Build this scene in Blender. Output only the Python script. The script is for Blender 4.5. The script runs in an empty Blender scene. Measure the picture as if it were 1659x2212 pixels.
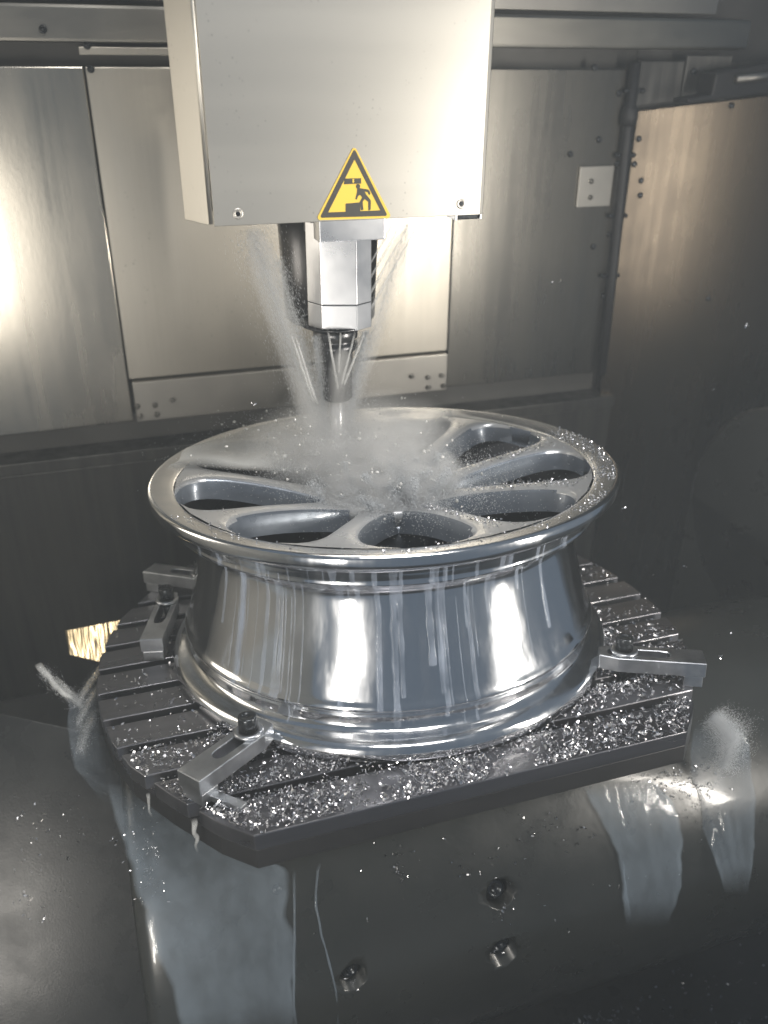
import bpy, bmesh, math, random
import numpy as np
from mathutils import Vector, Matrix, noise as mnoise
random.seed(7)
rnd = random.uniform
R = math.radians
S = bpy.context.scene
COL = S.collection

# ------------------------------------------------------------------ camera
# world axes = machine axes (X along the trunnion, Y to the back, Z up), origin = centre of the table top
CAM = np.array([-.2691, -.8178, .6288])
PITCH, YAW, ROLL, FPX = R(28.08), R(17.75), R(-.41), 1824.8      # focal length in pixels of a 1659 x 2212 frame
_f = np.array([math.sin(YAW) * math.cos(PITCH), math.cos(YAW) * math.cos(PITCH), -math.sin(PITCH)])
_r0 = np.array([math.cos(YAW), -math.sin(YAW), 0.])
_d0 = np.cross(_f, _r0)
_r = _r0 * math.cos(ROLL) + _d0 * math.sin(ROLL)
_d = -_r0 * math.sin(ROLL) + _d0 * math.cos(ROLL)
cd = bpy.data.cameras.new('camera')
cd.sensor_fit = 'VERTICAL'
cd.sensor_height = 36
cd.lens = FPX / 2212 * 36
cd.dof.use_dof = True
cd.dof.focus_distance = .84
cd.dof.aperture_fstop = 4.5
cd.clip_start = .01
cd.clip_end = 50
cam = bpy.data.objects.new('camera', cd)
COL.objects.link(cam)
M = Matrix.Identity(4)
for i in range(3):
    M[i][0], M[i][1], M[i][2], M[i][3] = _r[i], -_d[i], -_f[i], CAM[i]
cam.matrix_world = M
S.camera = cam

# ------------------------------------------------------------------ world, lamps, exposure
w = bpy.data.worlds.new('World')
S.world = w
w.use_nodes = True
bg = w.node_tree.nodes['Background']
bg.inputs[0].default_value = (.58, .76, 1.0, 1)
bg.inputs[1].default_value = .15


def lamp(name, loc, target, sx, sy, power, col, spread=120):
    l = bpy.data.lights.new(name, 'AREA')
    l.shape = 'RECTANGLE'
    l.size, l.size_y = sx, sy
    l.energy = power
    l.color = col
    l.spread = R(spread)
    o = bpy.data.objects.new(name, l)
    COL.objects.link(o)
    o.location = loc
    o.rotation_euler = (Vector(target) - Vector(loc)).to_track_quat('-Z', 'Y').to_euler()
    return o


LAMP_L = Vector((-.56, -.74, .20))
LAMP_R = Vector((.65, -.71, .36))
lamp('work_lamp_front', LAMP_L, (0, .1, .30), .03, .38, 2.6, (1, .94, .85), 150)
lamp('work_lamp_front.001', LAMP_R, (0, .1, .42), .03, .62, 4.8, (1, .94, .85), 110)
lamp('side_fill_light', (-.93, .20, .42), (0, .15, .40), .30, .55, 1.0, (1, .92, .80), 140)  # unseen fill light, added for the warm glow of the left side wall
lamp('ceiling_lamp', (-.05, -.42, 1.12), (0, .0, .2), .45, .10, 3.2, (1, .97, .94))
S.view_settings.view_transform = 'Standard'
S.view_settings.look = 'None'
S.view_settings.gamma = 1
S.view_settings.exposure = 0
S.render.resolution_x, S.render.resolution_y = 768, 1024
S.render.engine = 'CYCLES'
S.cycles.volume_bounces = 2

# ------------------------------------------------------------------ pixel -> place (frame of 1659 x 2212)
TILT = .1287
TM = Matrix.Rotation(-TILT, 4, 'X')            # table frame -> world
TMI = TM.inverted()


def ray(px, py):
    v = _f + (px - 829.5) / FPX * _r + (py - 1106) / FPX * _d
    return v / np.linalg.norm(v)


def on_axis(px, py, ax, val):
    v = ray(px, py)
    return Vector(CAM + v * ((val - CAM[ax]) / v[ax]))


def onY(px, py, Y): return on_axis(px, py, 1, Y)
def onX(px, py, X): return on_axis(px, py, 0, X)
def onZ(px, py, Z): return on_axis(px, py, 2, Z)


def onT(px, py, h=0.):                        # table coordinates at height h over the table
    n = np.array(TM.to_3x3() @ Vector((0, 0, 1)))
    v = ray(px, py)
    s = (h - CAM @ n) / (v @ n)
    return TMI @ Vector(CAM + v * s)


# ------------------------------------------------------------------ materials
def mat(name, base=(.5, .5, .5), metal=0., rough=.4, coat=0., alpha=1., spec=None, emit=None):
    m = bpy.data.materials.new(name)
    m.use_nodes = True
    b = m.node_tree.nodes['Principled BSDF']
    b.inputs['Base Color'].default_value = (*base, 1)
    b.inputs['Metallic'].default_value = metal
    b.inputs['Roughness'].default_value = rough
    b.inputs['Coat Weight'].default_value = coat
    b.inputs['Coat Roughness'].default_value = .08
    b.inputs['Alpha'].default_value = alpha
    if spec is not None:
        b.inputs['Specular IOR Level'].default_value = spec
    return m


def nd(m, t, **kw):
    n = m.node_tree.nodes.new(t)
    for k, v in kw.items():
        if hasattr(n, k):
            setattr(n, k, v)
        else:
            n.inputs[k.replace('_', ' ')].default_value = v
    return n


def lk(m, a, b): m.node_tree.links.new(a, b)


def coords(m, scale=(1, 1, 1)):
    tc = nd(m, 'ShaderNodeTexCoord')
    mp = nd(m, 'ShaderNodeMapping')
    mp.inputs['Scale'].default_value = scale
    lk(m, tc.outputs['Object'], mp.inputs['Vector'])
    return mp.outputs[0]


def noise(m, vec, scale, detail=4, rough=.55):
    n = nd(m, 'ShaderNodeTexNoise')
    n.inputs['Scale'].default_value = scale
    n.inputs['Detail'].default_value = detail
    n.inputs['Roughness'].default_value = rough
    lk(m, vec, n.inputs['Vector'])
    return n.outputs['Fac']


def rng(m, fac, a, b, c=0., d=1.):
    n = nd(m, 'ShaderNodeMapRange')
    n.inputs[1].default_value, n.inputs[2].default_value = a, b
    n.inputs[3].default_value, n.inputs[4].default_value = c, d
    lk(m, fac, n.inputs[0])
    return n.outputs[0]


def mix(m, fac, c1, c2):
    n = nd(m, 'ShaderNodeMix', data_type='RGBA')
    n.inputs[6].default_value = (*c1, 1)
    n.inputs[7].default_value = (*c2, 1)
    lk(m, fac, n.inputs[0])
    return n.outputs[2]


def bsdf(m): return m.node_tree.nodes['Principled BSDF']


def bump(m, fac, strength, dist):
    n = nd(m, 'ShaderNodeBump')
    n.inputs['Strength'].default_value = strength
    n.inputs['Distance'].default_value = dist
    lk(m, fac, n.inputs['Height'])
    lk(m, n.outputs[0], bsdf(m).inputs['Normal'])


def dirty(name, c1, c2, metal, r1, r2, nscale, bscale=60, bstr=.1, bdist=.001, stretch=(1, 1, 1), coat=0., streak=0., spots=0.):
    """two-tone surface: large smears in colour and gloss, fine relief"""
    m = mat(name, c1, metal, r1, coat)
    v = coords(m, stretch)
    n1 = noise(m, v, nscale, 5)
    if streak:
        n3 = noise(m, coords(m, (55, 55, 2.2)), 1, 4, .6)
        ad = nd(m, 'ShaderNodeMath', operation='MULTIPLY_ADD')
        lk(m, n3, ad.inputs[0])
        ad.inputs[1].default_value = streak
        lk(m, n1, ad.inputs[2])
        n1 = rng(m, ad.outputs[0], streak * .5, 1 + streak * .5)
    lk(m, mix(m, rng(m, n1, .35, .68), c1, c2), bsdf(m).inputs['Base Color'])
    if spots:                                   # dried coolant splashes
        vo = nd(m, 'ShaderNodeTexVoronoi')
        vo.inputs['Scale'].default_value = spots
        lk(m, coords(m), vo.inputs['Vector'])
        s1 = rng(m, vo.outputs['Distance'], .06, .20, 1, 0)
        s2 = rng(m, noise(m, coords(m), spots * .12, 3), .50, .62)
        mm = nd(m, 'ShaderNodeMath', operation='MULTIPLY')
        lk(m, s1, mm.inputs[0])
        lk(m, s2, mm.inputs[1])
        mc = nd(m, 'ShaderNodeMix', data_type='RGBA')
        lk(m, rng(m, mm.outputs[0], 0, 1, 0, .55), mc.inputs[0])
        lk(m, bsdf(m).inputs['Base Color'].links[0].from_socket, mc.inputs[6])
        mc.inputs[7].default_value = (*[c * .55 for c in c2], 1)
        lk(m, mc.outputs[2], bsdf(m).inputs['Base Color'])
    n2 = noise(m, v, nscale * 2.3, 5)
    if streak:
        n2 = n1
    lk(m, rng(m, n2, .3, .7, r1, r2), bsdf(m).inputs['Roughness'])
    if bstr:
        bump(m, noise(m, v, bscale, 3), bstr, bdist)
    return m


MAT = dict(
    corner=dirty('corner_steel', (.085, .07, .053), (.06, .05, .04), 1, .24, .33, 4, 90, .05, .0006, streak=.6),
    panel_dark=dirty('steel_dark_reflection', (.19, .18, .16), (.13, .124, .11), 1, .24, .36, 4, 90, .04, .0005, streak=.6),  # stainless steel with its dark reflections put into the base colour
    panel=dirty('stainless_panel', (.52, .485, .42), (.43, .40, .345), 1, .30, .40, 3, 90, .05, .0006, streak=.4, spots=90),
    panel_dull=dirty('dull_stainless', (.42, .40, .36), (.33, .315, .29), 1, .38, .5, 5, 90, .06, .0006),
    wet_panel=dirty('wet_stainless', (.48, .45, .39), (.38, .355, .31), 1, .20, .34, 4, 160, .045, .0008, (1, 1, .6), streak=.5, spots=90),
    head=dirty('brushed_cover', (.63, .605, .55), (.60, .575, .52), 1, .38, .42, 3, 260, .04, .0003, (.15, .15, 3), spots=170),
    head_side=dirty('cover_side', (.50, .48, .44), (.45, .43, .40), 1, .4, .5, 4, 90, .04, .0005),
    rail=dirty('rail_steel', (.30, .285, .25), (.22, .21, .19), 1, .3, .45, 8, 60, .08, .001, (.3, 1, 1)),
    dark=dirty('dark_recess', (.03, .03, .03), (.045, .044, .042), .2, .4, .6, 8, 60, .1, .001),
    rubber=mat('black_rubber', (.018, .018, .019), 0, .5),
    apron=dirty('apron_paint', (.060, .058, .052), (.028, .028, .027), .3, .3, .55, 7, 40, .15, .002, (1, 1, .35), streak=.9),
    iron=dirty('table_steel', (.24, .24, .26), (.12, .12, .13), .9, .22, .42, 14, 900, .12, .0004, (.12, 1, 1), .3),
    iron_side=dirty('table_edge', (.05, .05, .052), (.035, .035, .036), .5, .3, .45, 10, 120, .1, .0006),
    cradle=dirty('cradle_paint', (.034, .036, .034), (.026, .028, .026), .0, .24, .4, 9, 130, .10, .0012, (1, 1, 1), .3),
    way=dirty('way_cover_paint', (.020, .021, .020), (.014, .015, .014), 0, .22, .34, 7, 420, .22, .0005),
    bed=dirty('bed_paint', (.06, .06, .056), (.04, .04, .038), .1, .25, .42, 6, 70, .25, .003),
    alu=dirty('machined_aluminium', (.68, .69, .70), (.56, .57, .58), .65, .22, .38, 8, 400, .08, .0003),
    side_paint=dirty('side_wall_paint', (.62, .58, .50), (.52, .49, .43), 0, .35, .5, 5, 60, .05, .001, streak=.7),
    pocket=dirty('pocket_paint', (.23, .26, .30), (.15, .17, .20), .5, .25, .4, 18, 120, .1, .0008, coat=.4),
    backing=dirty('wall_backing', (.10, .097, .09), (.07, .068, .063), .3, .4, .6, 8, 60, .1, .001),
    cast=dirty('raw_casting', (.10, .10, .105), (.06, .06, .065), .6, .45, .6, 20, 200, .2, .0006),
    spindle=dirty('ground_steel', (.84, .84, .85), (.72, .73, .75), 1, .26, .38, 6, 200, .03, .0003),
    holder=dirty('tool_steel', (.16, .16, .165), (.10, .10, .105), 1, .25, .35, 20, 200, .05, .0003),
    clamp=dirty('clamp_steel', (.62, .64, .67), (.42, .44, .47), 1, .28, .42, 30, 200, .08, .0004, (1, 1, 1), .2),
    bolt=dirty('black_oxide', (.06, .065, .07), (.04, .042, .045), .8, .22, .35, 30, 200, .05, .0003),
    screw=dirty('screw_steel', (.24, .23, .21), (.15, .145, .13), 1, .3, .4, 30, 200, .05, .0003),
    yellow=dirty('sign_yellow', (.72, .50, .07), (.66, .45, .06), 0, .42, .5, 9, 90, .02, .0003),
    black=mat('sign_black', (.045, .042, .036), 0, .5),
    chip=dirty('aluminium_chip', (.84, .84, .86), (.45, .45, .47), 1, .14, .42, 60, bstr=0),
)

# polished rim: mirror with faint vertical smears of coolant
m = mat('polished_rim', (.86, .87, .89), 1, .06)
v = coords(m, (38, 38, 1.2))
n1 = noise(m, v, 1.0, 4, .6)
lk(m, rng(m, n1, .42, .75, .10, .27), bsdf(m).inputs['Roughness'])
lk(m, mix(m, rng(m, n1, .45, .8), (.86, .87, .89), (.74, .76, .79)), bsdf(m).inputs['Base Color'])
bump(m, noise(m, coords(m, (25, 25, .8)), 1., 2), .06, .001)
MAT['rim'] = m


def milky(name, col, alpha, rough=.12, nscale=30, bstr=.3, alo=None, fade=False, vs=None):
    m = mat(name, col, 0, rough, .5)
    bsdf(m).inputs['Subsurface Weight'].default_value = 0
    v = coords(m, vs or (1, 1, .4))
    n = noise(m, v, nscale, 4)
    al = rng(m, n, .3, .7, alo if alo is not None else alpha * .75, alpha)
    if fade:
        at = nd(m, 'ShaderNodeAttribute', attribute_name='fade')
        mu = nd(m, 'ShaderNodeMath', operation='MULTIPLY')
        lk(m, al, mu.inputs[0])
        lk(m, at.outputs['Fac'], mu.inputs[1])
        al = mu.outputs[0]
    lk(m, al, bsdf(m).inputs['Alpha'])
    bump(m, noise(m, v, nscale * 2, 3), bstr, .002)
    return m


MAT['milk'] = milky('milky_coolant', (.34, .41, .48), .40, .07, 14, .35, .24, True, (4, 4, .3))
MAT['milk_film'] = milky('coolant_film', (.80, .81, .79), .97, .25, 14, .15, .88, True)
MAT['milk_jet'] = milky('coolant_jet', (.82, .83, .82), .55, .3, 60, .4, .22, True)
MAT['spout'] = milky('coolant_spout', (.62, .63, .62), .60, .45, 90, .8, .15, True)
MAT['foam'] = milky('coolant_foam', (.78, .78, .75), .9, .35, 50, .6, .6)
m = bpy.data.materials.new('coolant_speck')
m.use_nodes = True
m.node_tree.nodes.clear()
_o, _a, _b, _x = nd(m, 'ShaderNodeOutputMaterial'), nd(m, 'ShaderNodeBsdfDiffuse'), nd(m, 'ShaderNodeBsdfTranslucent'), nd(m, 'ShaderNodeMixShader')
_a.inputs[0].default_value = _b.inputs[0].default_value = (.90, .92, .94, 1)
lk(m, _a.outputs[0], _x.inputs[1])
lk(m, _b.outputs[0], _x.inputs[2])
lk(m, _x.outputs[0], _o.inputs[0])
MAT['foam_speck'] = m
MAT['drip'] = milky('coolant_drip', (.55, .62, .74), .26, .10, 60, .2, .03)


# ------------------------------------------------------------------ mesh helpers
class MB:
    def __init__(self):
        self.v, self.f, self.s = [], [], []

    def add(self, verts, faces, smooth=False):
        o = len(self.v)
        self.v += [tuple(p) for p in verts]
        self.f += [tuple(i + o for i in f) for f in faces]
        self.s += [smooth] * len(faces)
        return self

    def box(self, lo, hi, mtx=None):
        x0, y0, z0 = lo
        x1, y1, z1 = hi
        vs = [(x0, y0, z0), (x1, y0, z0), (x1, y1, z0), (x0, y1, z0), (x0, y0, z1), (x1, y0, z1), (x1, y1, z1), (x0, y1, z1)]
        if mtx:
            vs = [mtx @ Vector(p) for p in vs]
        return self.add(vs, [(0, 3, 2, 1), (4, 5, 6, 7), (0, 1, 5, 4), (1, 2, 6, 5), (2, 3, 7, 6), (3, 0, 4, 7)])

    def prism(self, poly, z0, z1, mtx=None):
        """poly: ccw (x,y) list"""
        n = len(poly)
        vs = [Vector((x, y, z0)) for x, y in poly] + [Vector((x, y, z1)) for x, y in poly]
        if mtx:
            vs = [mtx @ p for p in vs]
        fs = [tuple(range(n - 1, -1, -1)), tuple(range(n, 2 * n))] + [(i, (i + 1) % n, n + (i + 1) % n, n + i) for i in range(n)]
        return self.add(vs, fs)

    def ring(self, outer, inner, z0, z1, mtx=None):
        n = len(outer)
        L = [[Vector((x, y, z)) for x, y in loop] for loop in (outer, inner) for z in (z0, z1)]   # o0 o1 i0 i1
        vs = sum(L, [])
        if mtx:
            vs = [mtx @ p for p in vs]
        fs = []
        for i in range(n):
            j = (i + 1) % n
            fs += [(i, j, n + j, n + i), (n + i, n + j, 3 * n + j, 3 * n + i), (3 * n + i, 3 * n + j, 2 * n + j, 2 * n + i), (2 * n + i, 2 * n + j, j, i)]
        return self.add(vs, fs)

    def lathe(self, prof, n=48, mtx=None, closed=False, smooth=True):
        """prof: (r,z) list, axis Z"""
        vs, fs = [], []
        k = len(prof)
        for i in range(n):
            a = 2 * math.pi * i / n
            for r, z in prof:
                p = Vector((r * math.cos(a), r * math.sin(a), z))
                vs.append(mtx @ p if mtx else p)
        for i in range(n):
            j = (i + 1) % n
            for q in range(k if closed else k - 1):
                q2 = (q + 1) % k
                fs.append((i * k + q, j * k + q, j * k + q2, i * k + q2))
        return self.add(vs, fs, smooth)

    def tube(self, pts, radii, n=10, caps=True):
        pts = [Vector(p) for p in pts]
        if not hasattr(radii, '__len__'):
            radii = [radii] * len(pts)
        vs, fs = [], []
        t0 = (pts[1] - pts[0]).normalized()
        up = Vector((0, 0, 1)) if abs(t0.z) < .9 else Vector((1, 0, 0))
        for i, p in enumerate(pts):
            t = (pts[min(i + 1, len(pts) - 1)] - pts[max(i - 1, 0)]).normalized()
            a = t.cross(up).normalized()
            b = t.cross(a)
            for k in range(n):
                c = 2 * math.pi * k / n
                vs.append(p + (a * math.cos(c) + b * math.sin(c)) * radii[i])
        for i in range(len(pts) - 1):
            for k in range(n):
                k2 = (k + 1) % n
                fs.append((i * n + k, i * n + k2, (i + 1) * n + k2, (i + 1) * n + k))
        if caps:
            fs += [tuple(range(n))[::-1], tuple((len(pts) - 1) * n + k for k in range(n))]
        return self.add(vs, fs, True)

    def build(self, name, material, parent=None, bevel=0, segs=2, fixn=True, auto=None):
        me = bpy.data.meshes.new(name)
        me.from_pydata(self.v, [], self.f)
        bm = bmesh.new()
        bm.from_mesh(me)
        for f, s in zip(bm.faces, self.s):
            f.smooth = s
        if fixn:
            bmesh.ops.recalc_face_normals(bm, faces=bm.faces)
        if bevel:
            es = [e for e in bm.edges if len(e.link_faces) == 2 and e.calc_face_angle(0) > .5 and not (e.link_faces[0].smooth and e.link_faces[1].smooth)]
            bmesh.ops.bevel(bm, geom=es, offset=bevel, segments=segs, affect='EDGES', profile=.6, clamp_overlap=True)
        bm.to_mesh(me)
        bm.free()
        if auto:
            for p in me.polygons:
                p.use_smooth = True
            me.set_sharp_from_angle(angle=auto)
        me.materials.append(material if not isinstance(material, str) else MAT[material])
        o = bpy.data.objects.new(name, me)
        COL.objects.link(o)
        if parent is not None:
            o.parent = parent
        return o


def empty(name, label, cat, mtx=None, group=None):
    o = bpy.data.objects.new(name, None)
    o.empty_display_size = .02
    COL.objects.link(o)
    if mtx is not None:
        o.matrix_world = mtx
    tag(o, label, cat, group)
    return o


def tag(o, label=None, cat=None, group=None, kind=None):
    if label:
        o['label'] = label
    if cat:
        o['category'] = cat
    if group:
        o['group'] = group
    if kind:
        o['kind'] = kind
    return o


def T_at(x, y, h=0, rz=0):
    return TM @ Matrix.Translation((x, y, h)) @ Matrix.Rotation(rz, 4, 'Z')


def circle(r, n, cx=0, cy=0, a0=0):
    return [(cx + r * math.cos(a0 + 2 * math.pi * i / n), cy + r * math.sin(a0 + 2 * math.pi * i / n)) for i in range(n)]


YF = Matrix(((1, 0, 0, 0), (0, 0, 1, 0), (0, 1, 0, 0), (0, 0, 0, 1)))    # local (x, y, z) -> world (x, z, y): plates standing in XZ


# ================================================================== THE SETTING
YW = .50                                       # plane of the back wall


def wx(px, py):
    p = onY(px, py, YW)
    return p.x, p.z


def wall_box(x0, x1, z0, z1, ya, yb, mname, name, parent, bevel=.0015):
    return MB().box((x0, ya, z0), (x1, yb, z1)).build(name, mname, parent, bevel)


back = wall_box(-1.1, .62, -.6, 1.15, YW + .03, YW + .06, 'backing', 'back_wall', None, 0)
tag(back, kind='structure')
# big sheet-metal panels with open joints
lp = MB().box((-.80, -.012, .122), (0, .012, .620), Matrix.Translation((-.268, YW + .008, 0)) @ Matrix.Rotation(R(1.8), 4, 'Z')).build('panel', 'wet_panel', back, .0015)
wall_box(-.2655, .2645, .1895, .620, YW - .001, YW + .03, 'panel', 'panel', back)
wall_box(-.262, .262, .122, .187, YW - .012, YW + .03, 'panel_dull', 'panel', back)
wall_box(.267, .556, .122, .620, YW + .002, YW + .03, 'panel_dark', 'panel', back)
# top rail and cover strips
wall_box(-1.05, -.02, .648, .690, YW - .022, YW + .03, 'rail', 'rail', back, .004)
wall_box(.0, .86, .648, .690, YW - .022, YW + .03, 'rail', 'rail', back, .004)
wall_box(-.27, .0, .634, .643, YW - .012, YW + .03, 'panel', 'cover_strip', back, .001)
wall_box(-1.05, .86, .697, .90, YW - .005, YW + .03, 'panel_dull', 'upper_panel', back)
# lower ledge and apron
wall_box(-1.05, .60, .058, .078, YW - .02, YW + .03, 'apron', 'ledge', back, .002)
wall_box(-1.05, .60, -.60, .055, YW - .012, YW + .03, 'apron', 'apron', back, .002)


def screw(px, py, r, parent, yo=0., mname='screw', Y=None):
    p = onY(px, py, YW if Y is None else Y)
    mb = MB().lathe([(0, .0035), (r * .45, .0035), (r * .5, .0018), (r * .62, .0018), (r * .7, .0038), (r * .95, .003), (r, 0), (r, -.004)], 20,
                    Matrix.Translation((p.x, (YW if Y is None else Y) + yo, p.z)) @ Matrix.Rotation(R(90), 4, 'X'))
    return mb.build('screw', mname, parent)


for px, py in ((94, 65), (196, 149), (188, 98)):
    screw(px, py, .005, back, -.024 if py < 90 else -.006 if py == 149 else -.012, 'bolt')
for px, py in ((884, 808), (919, 810), (948, 806), (920, 831), (952, 828), (296, 872), (334, 869), (302, 893), (338, 889), (371, 858)):
    screw(px, py, .0045, back, -.013)
for px, py in ((1232, 333), (1294, 302), (1282, 533), (1316, 507), (1337, 202), (1285, 146), (1334, 354), (1305, 640)):
    screw(px, py, .0048, back, .001, 'bolt')

# small cover plate with two screws
p0, p1 = wx(1243, 448), wx(1326, 357)
pl = MB().box((p0[0], YW - .003, p0[1]), (p1[0], YW + .01, p1[1])).build('cover_plate', 'panel_dull', back, .001)
for px, py in ((1275, 391), (1273, 426)):
    screw(px, py, .0042, back, -.003)

# angled corner wall at the right, beyond the joint
cw = empty('corner_wall', None, None)
for k in ('label', 'category'):
    if k in cw:
        del cw[k]
tag(cw, kind='structure')
ang = R(-17)
CWM = Matrix.Translation((.575, YW, 0)) @ Matrix.Rotation(ang, 4, 'Z')
CWI = CWM.inverted()


def onC(px, py):                               # (u, z) on the corner wall
    nv = np.array(CWM.to_3x3() @ Vector((0, -1, 0)))
    v = ray(px, py)
    s = (np.array(CWM.translation) - CAM) @ nv / (v @ nv)
    q = CWI @ Vector(CAM + v * s)
    return q.x, q.z


def cpanel(L, y0, y1, mname, name, bev=.0015):
    a = sum(L[i][0] * L[(i + 1) % len(L)][1] - L[(i + 1) % len(L)][0] * L[i][1] for i in range(len(L)))
    return MB().prism(L if a > 0 else L[::-1], y0, y1, CWM @ YF).build(name, mname, cw, bev)


e0, e1 = onC(1362, 242), onC(1760, 195)
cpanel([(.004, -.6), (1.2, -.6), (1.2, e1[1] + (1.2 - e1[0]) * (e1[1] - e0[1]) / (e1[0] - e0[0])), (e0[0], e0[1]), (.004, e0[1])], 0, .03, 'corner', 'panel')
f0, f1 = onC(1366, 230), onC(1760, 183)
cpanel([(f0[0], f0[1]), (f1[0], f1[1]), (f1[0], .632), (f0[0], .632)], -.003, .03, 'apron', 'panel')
g0, g1 = onC(1466, 215), onC(1580, 120)
cpanel([(g0[0], g0[1]), (g1[0], g0[1]), (g1[0], g1[1]), (g0[0], g1[1])], -.008, -.003, 'apron', 'cover_plate')
MB().box((0., .03, -.6), (1.3, .05, 1.15), CWM).build('backing', 'dark', cw)
for px, py in ((1371, 202), (1372, 145), (1370, 355), (1380, 300), (1385, 390), (1383, 422), (1530, 645), (1580, 228), (1495, 155)):
    u, z = onC(px, py)
    q = CWM @ Vector((u, -.009 if px == 1495 else -.004 if py < 210 else 0, z))
    MB().lathe([(0, .003), (.003, .003), (.0045, .002), (.005, 0), (.005, -.003)], 16, Matrix.Translation(q) @ Matrix.Rotation(ang, 4, 'Z') @ Matrix.Rotation(R(90), 4, 'X')).build('screw', 'bolt', cw)

# vertical conduit in the joint
cb = empty('conduit', 'dark vertical conduit with clips covering the joint of the rear panels', 'conduit', Matrix.Translation((.563, YW - .008, 0)))
MB().tube([(-.004, 0, .63), (-.002, 0, .5), (.004, 0, .30), (.008, 0, .12)], .0085, 14).build('pipe', 'rubber', cb)
MB().lathe([(.009, -.016), (.013, -.014), (.0135, 0), (.012, .010), (.009, .014)], 20, Matrix.Translation((-.003, 0, .555))).build('coupling', 'rubber', cb)
for z in (.59, .495, .40, .30):
    MB().box((-.018, .000, z - .003), (.018, .006, z + .003)).lathe([(0, .004), (.0035, .003), (.004, 0)], 12, Matrix.Translation((-.014, 0, z)) @ Matrix.Rotation(R(90), 4, 'X')).lathe([(0, .004), (.0035, .003), (.004, 0)], 12, Matrix.Translation((.014, 0, z)) @ Matrix.Rotation(R(90), 4, 'X')).build('clip', 'bolt', cb)

# tool-arm housing high on the right
ta = empty('probe_arm', 'black arm with a pale grip reaching in high on the right wall', 'arm', Matrix.Translation(onY(1600, 175, .42)))
L = [onY(x, y, .42) - onY(1600, 175, .42) for x, y in ((1530, 158), (1560, 150), (1700, 128), (1700, 192), (1545, 212), (1470, 222), (1468, 212), (1520, 203))]
MB().prism([(q.x, q.z) for q in L][::-1], -.02, .02, YF).build('arm_body', 'rubber', ta, .003)
a, b = onY(1590, 172, .395) - onY(1600, 175, .42), onY(1700, 158, .395) - onY(1600, 175, .42)
MB().tube([a, b], .006, 12).build('grip', 'panel_dull', ta)

# left side wall of the enclosure (seen in reflections)
sw_ = MB().box((-.98, -.72, -.5), (-.95, YW + .03, 1.15)).build('side_wall', 'side_paint', None, .002)
tag(sw_, kind='structure')

# floor of the enclosure
fl = MB().box((-2, -1.4, -.75), (2.2, 1.2, -.70)).build('machine_floor', 'bed')
tag(fl, kind='structure')

# ================================================================== SPINDLE HEAD
HX0, HX1, HY, HZ0, HZ1 = -.182, .075, -.05, .502, .82
head = empty('spindle_head', 'brushed steel spindle head with a yellow warning triangle above the wheel', 'spindle head', Matrix.Translation((-.035, .1, .367)))
HI = head.matrix_world.inverted()


def H(mb, name, mname, parent=head, bevel=0., **kw):
    o = mb.build(name, mname, None, bevel, **kw)
    o.data.transform(HI)
    o.parent = parent
    if parent is not head:
        o.matrix_parent_inverse = Matrix.Identity(4)
    return o


# front plate bent round at the right, open seam at the left bend
pts = [(HX0 + .003, HY), (HX1 - .006, HY), (HX1 - .002, HY + .002), (HX1, HY + .006), (HX1, .36), (HX1 - .002, .36), (HX1 - .002, HY + .007), (HX1 - .0035, HY + .0035), (HX1 - .007, HY + .002), (HX0 + .003, HY + .002)]
H(MB().prism(pts, HZ0, HZ1), 'front_cover', 'head', bevel=.0004, segs=1)
cxl = onZ(400, 477, HZ0)
side = [(HX0 - .0005, HY + .0005), (HX0 - .0005, HY + .003), (cxl.x + .002, cxl.y + .001), (-.146, .36), (-.148, .36), (cxl.x, cxl.y)]
H(MB().prism(side[::-1], HZ0 + .001, HZ1), 'side_cover', 'head', bevel=.0004, segs=1)
H(MB().tube([(HX0 + .0006, HY + .001, HZ0 + .002), (HX0 + .0006, HY + .001, HZ1)], .0019, 10), 'bend_seam', 'head')
H(MB().prism([(HX0 + .004, HY + .004), (HX1 - .004, HY + .004), (HX1 - .004, .355), (-.140, .355), (cxl.x + .006, cxl.y + .005)], HZ0 + .012, HZ0 + .016), 'bottom_plate', 'dark')
# dimple screws of the cover
for px, py in ((996, 440), (514, 462)):
    p = onY(px, py, HY)
    H(MB().lathe([(0, .0002), (.0024, .0002), (.0026, .0004), (.0044, .0004), (.0048, -.0002)], 28, Matrix.Translation((p.x, HY, p.z)) @ Matrix.Rotation(R(90), 4, 'X')), 'screw', 'head_side')
    H(MB().lathe([(0, .0007), (.0018, .0007), (.0022, .0004), (.0022, -.001)], 6, Matrix.Translation((p.x, HY, p.z)) @ Matrix.Rotation(R(90), 4, 'X'), smooth=False), 'screw_socket', 'bolt')
# little latch under the right corner
p = onY(1003, 472, HY + .02)
H(MB().box((p.x - .011, HY + .012, HZ0 - .006), (p.x + .011, HY + .03, HZ0 + .006)), 'latch', 'bolt', bevel=.0012)
for dx in (-.0125, .0125):
    H(MB().box((p.x + dx - .001, HY + .010, HZ0 - .006), (p.x + dx + .001, HY + .032, HZ0 + .006)), 'latch_cheek', 'spindle', bevel=.0004)
# scuff marks on the cover are small dents
AX, AY = -.035, .10
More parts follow.
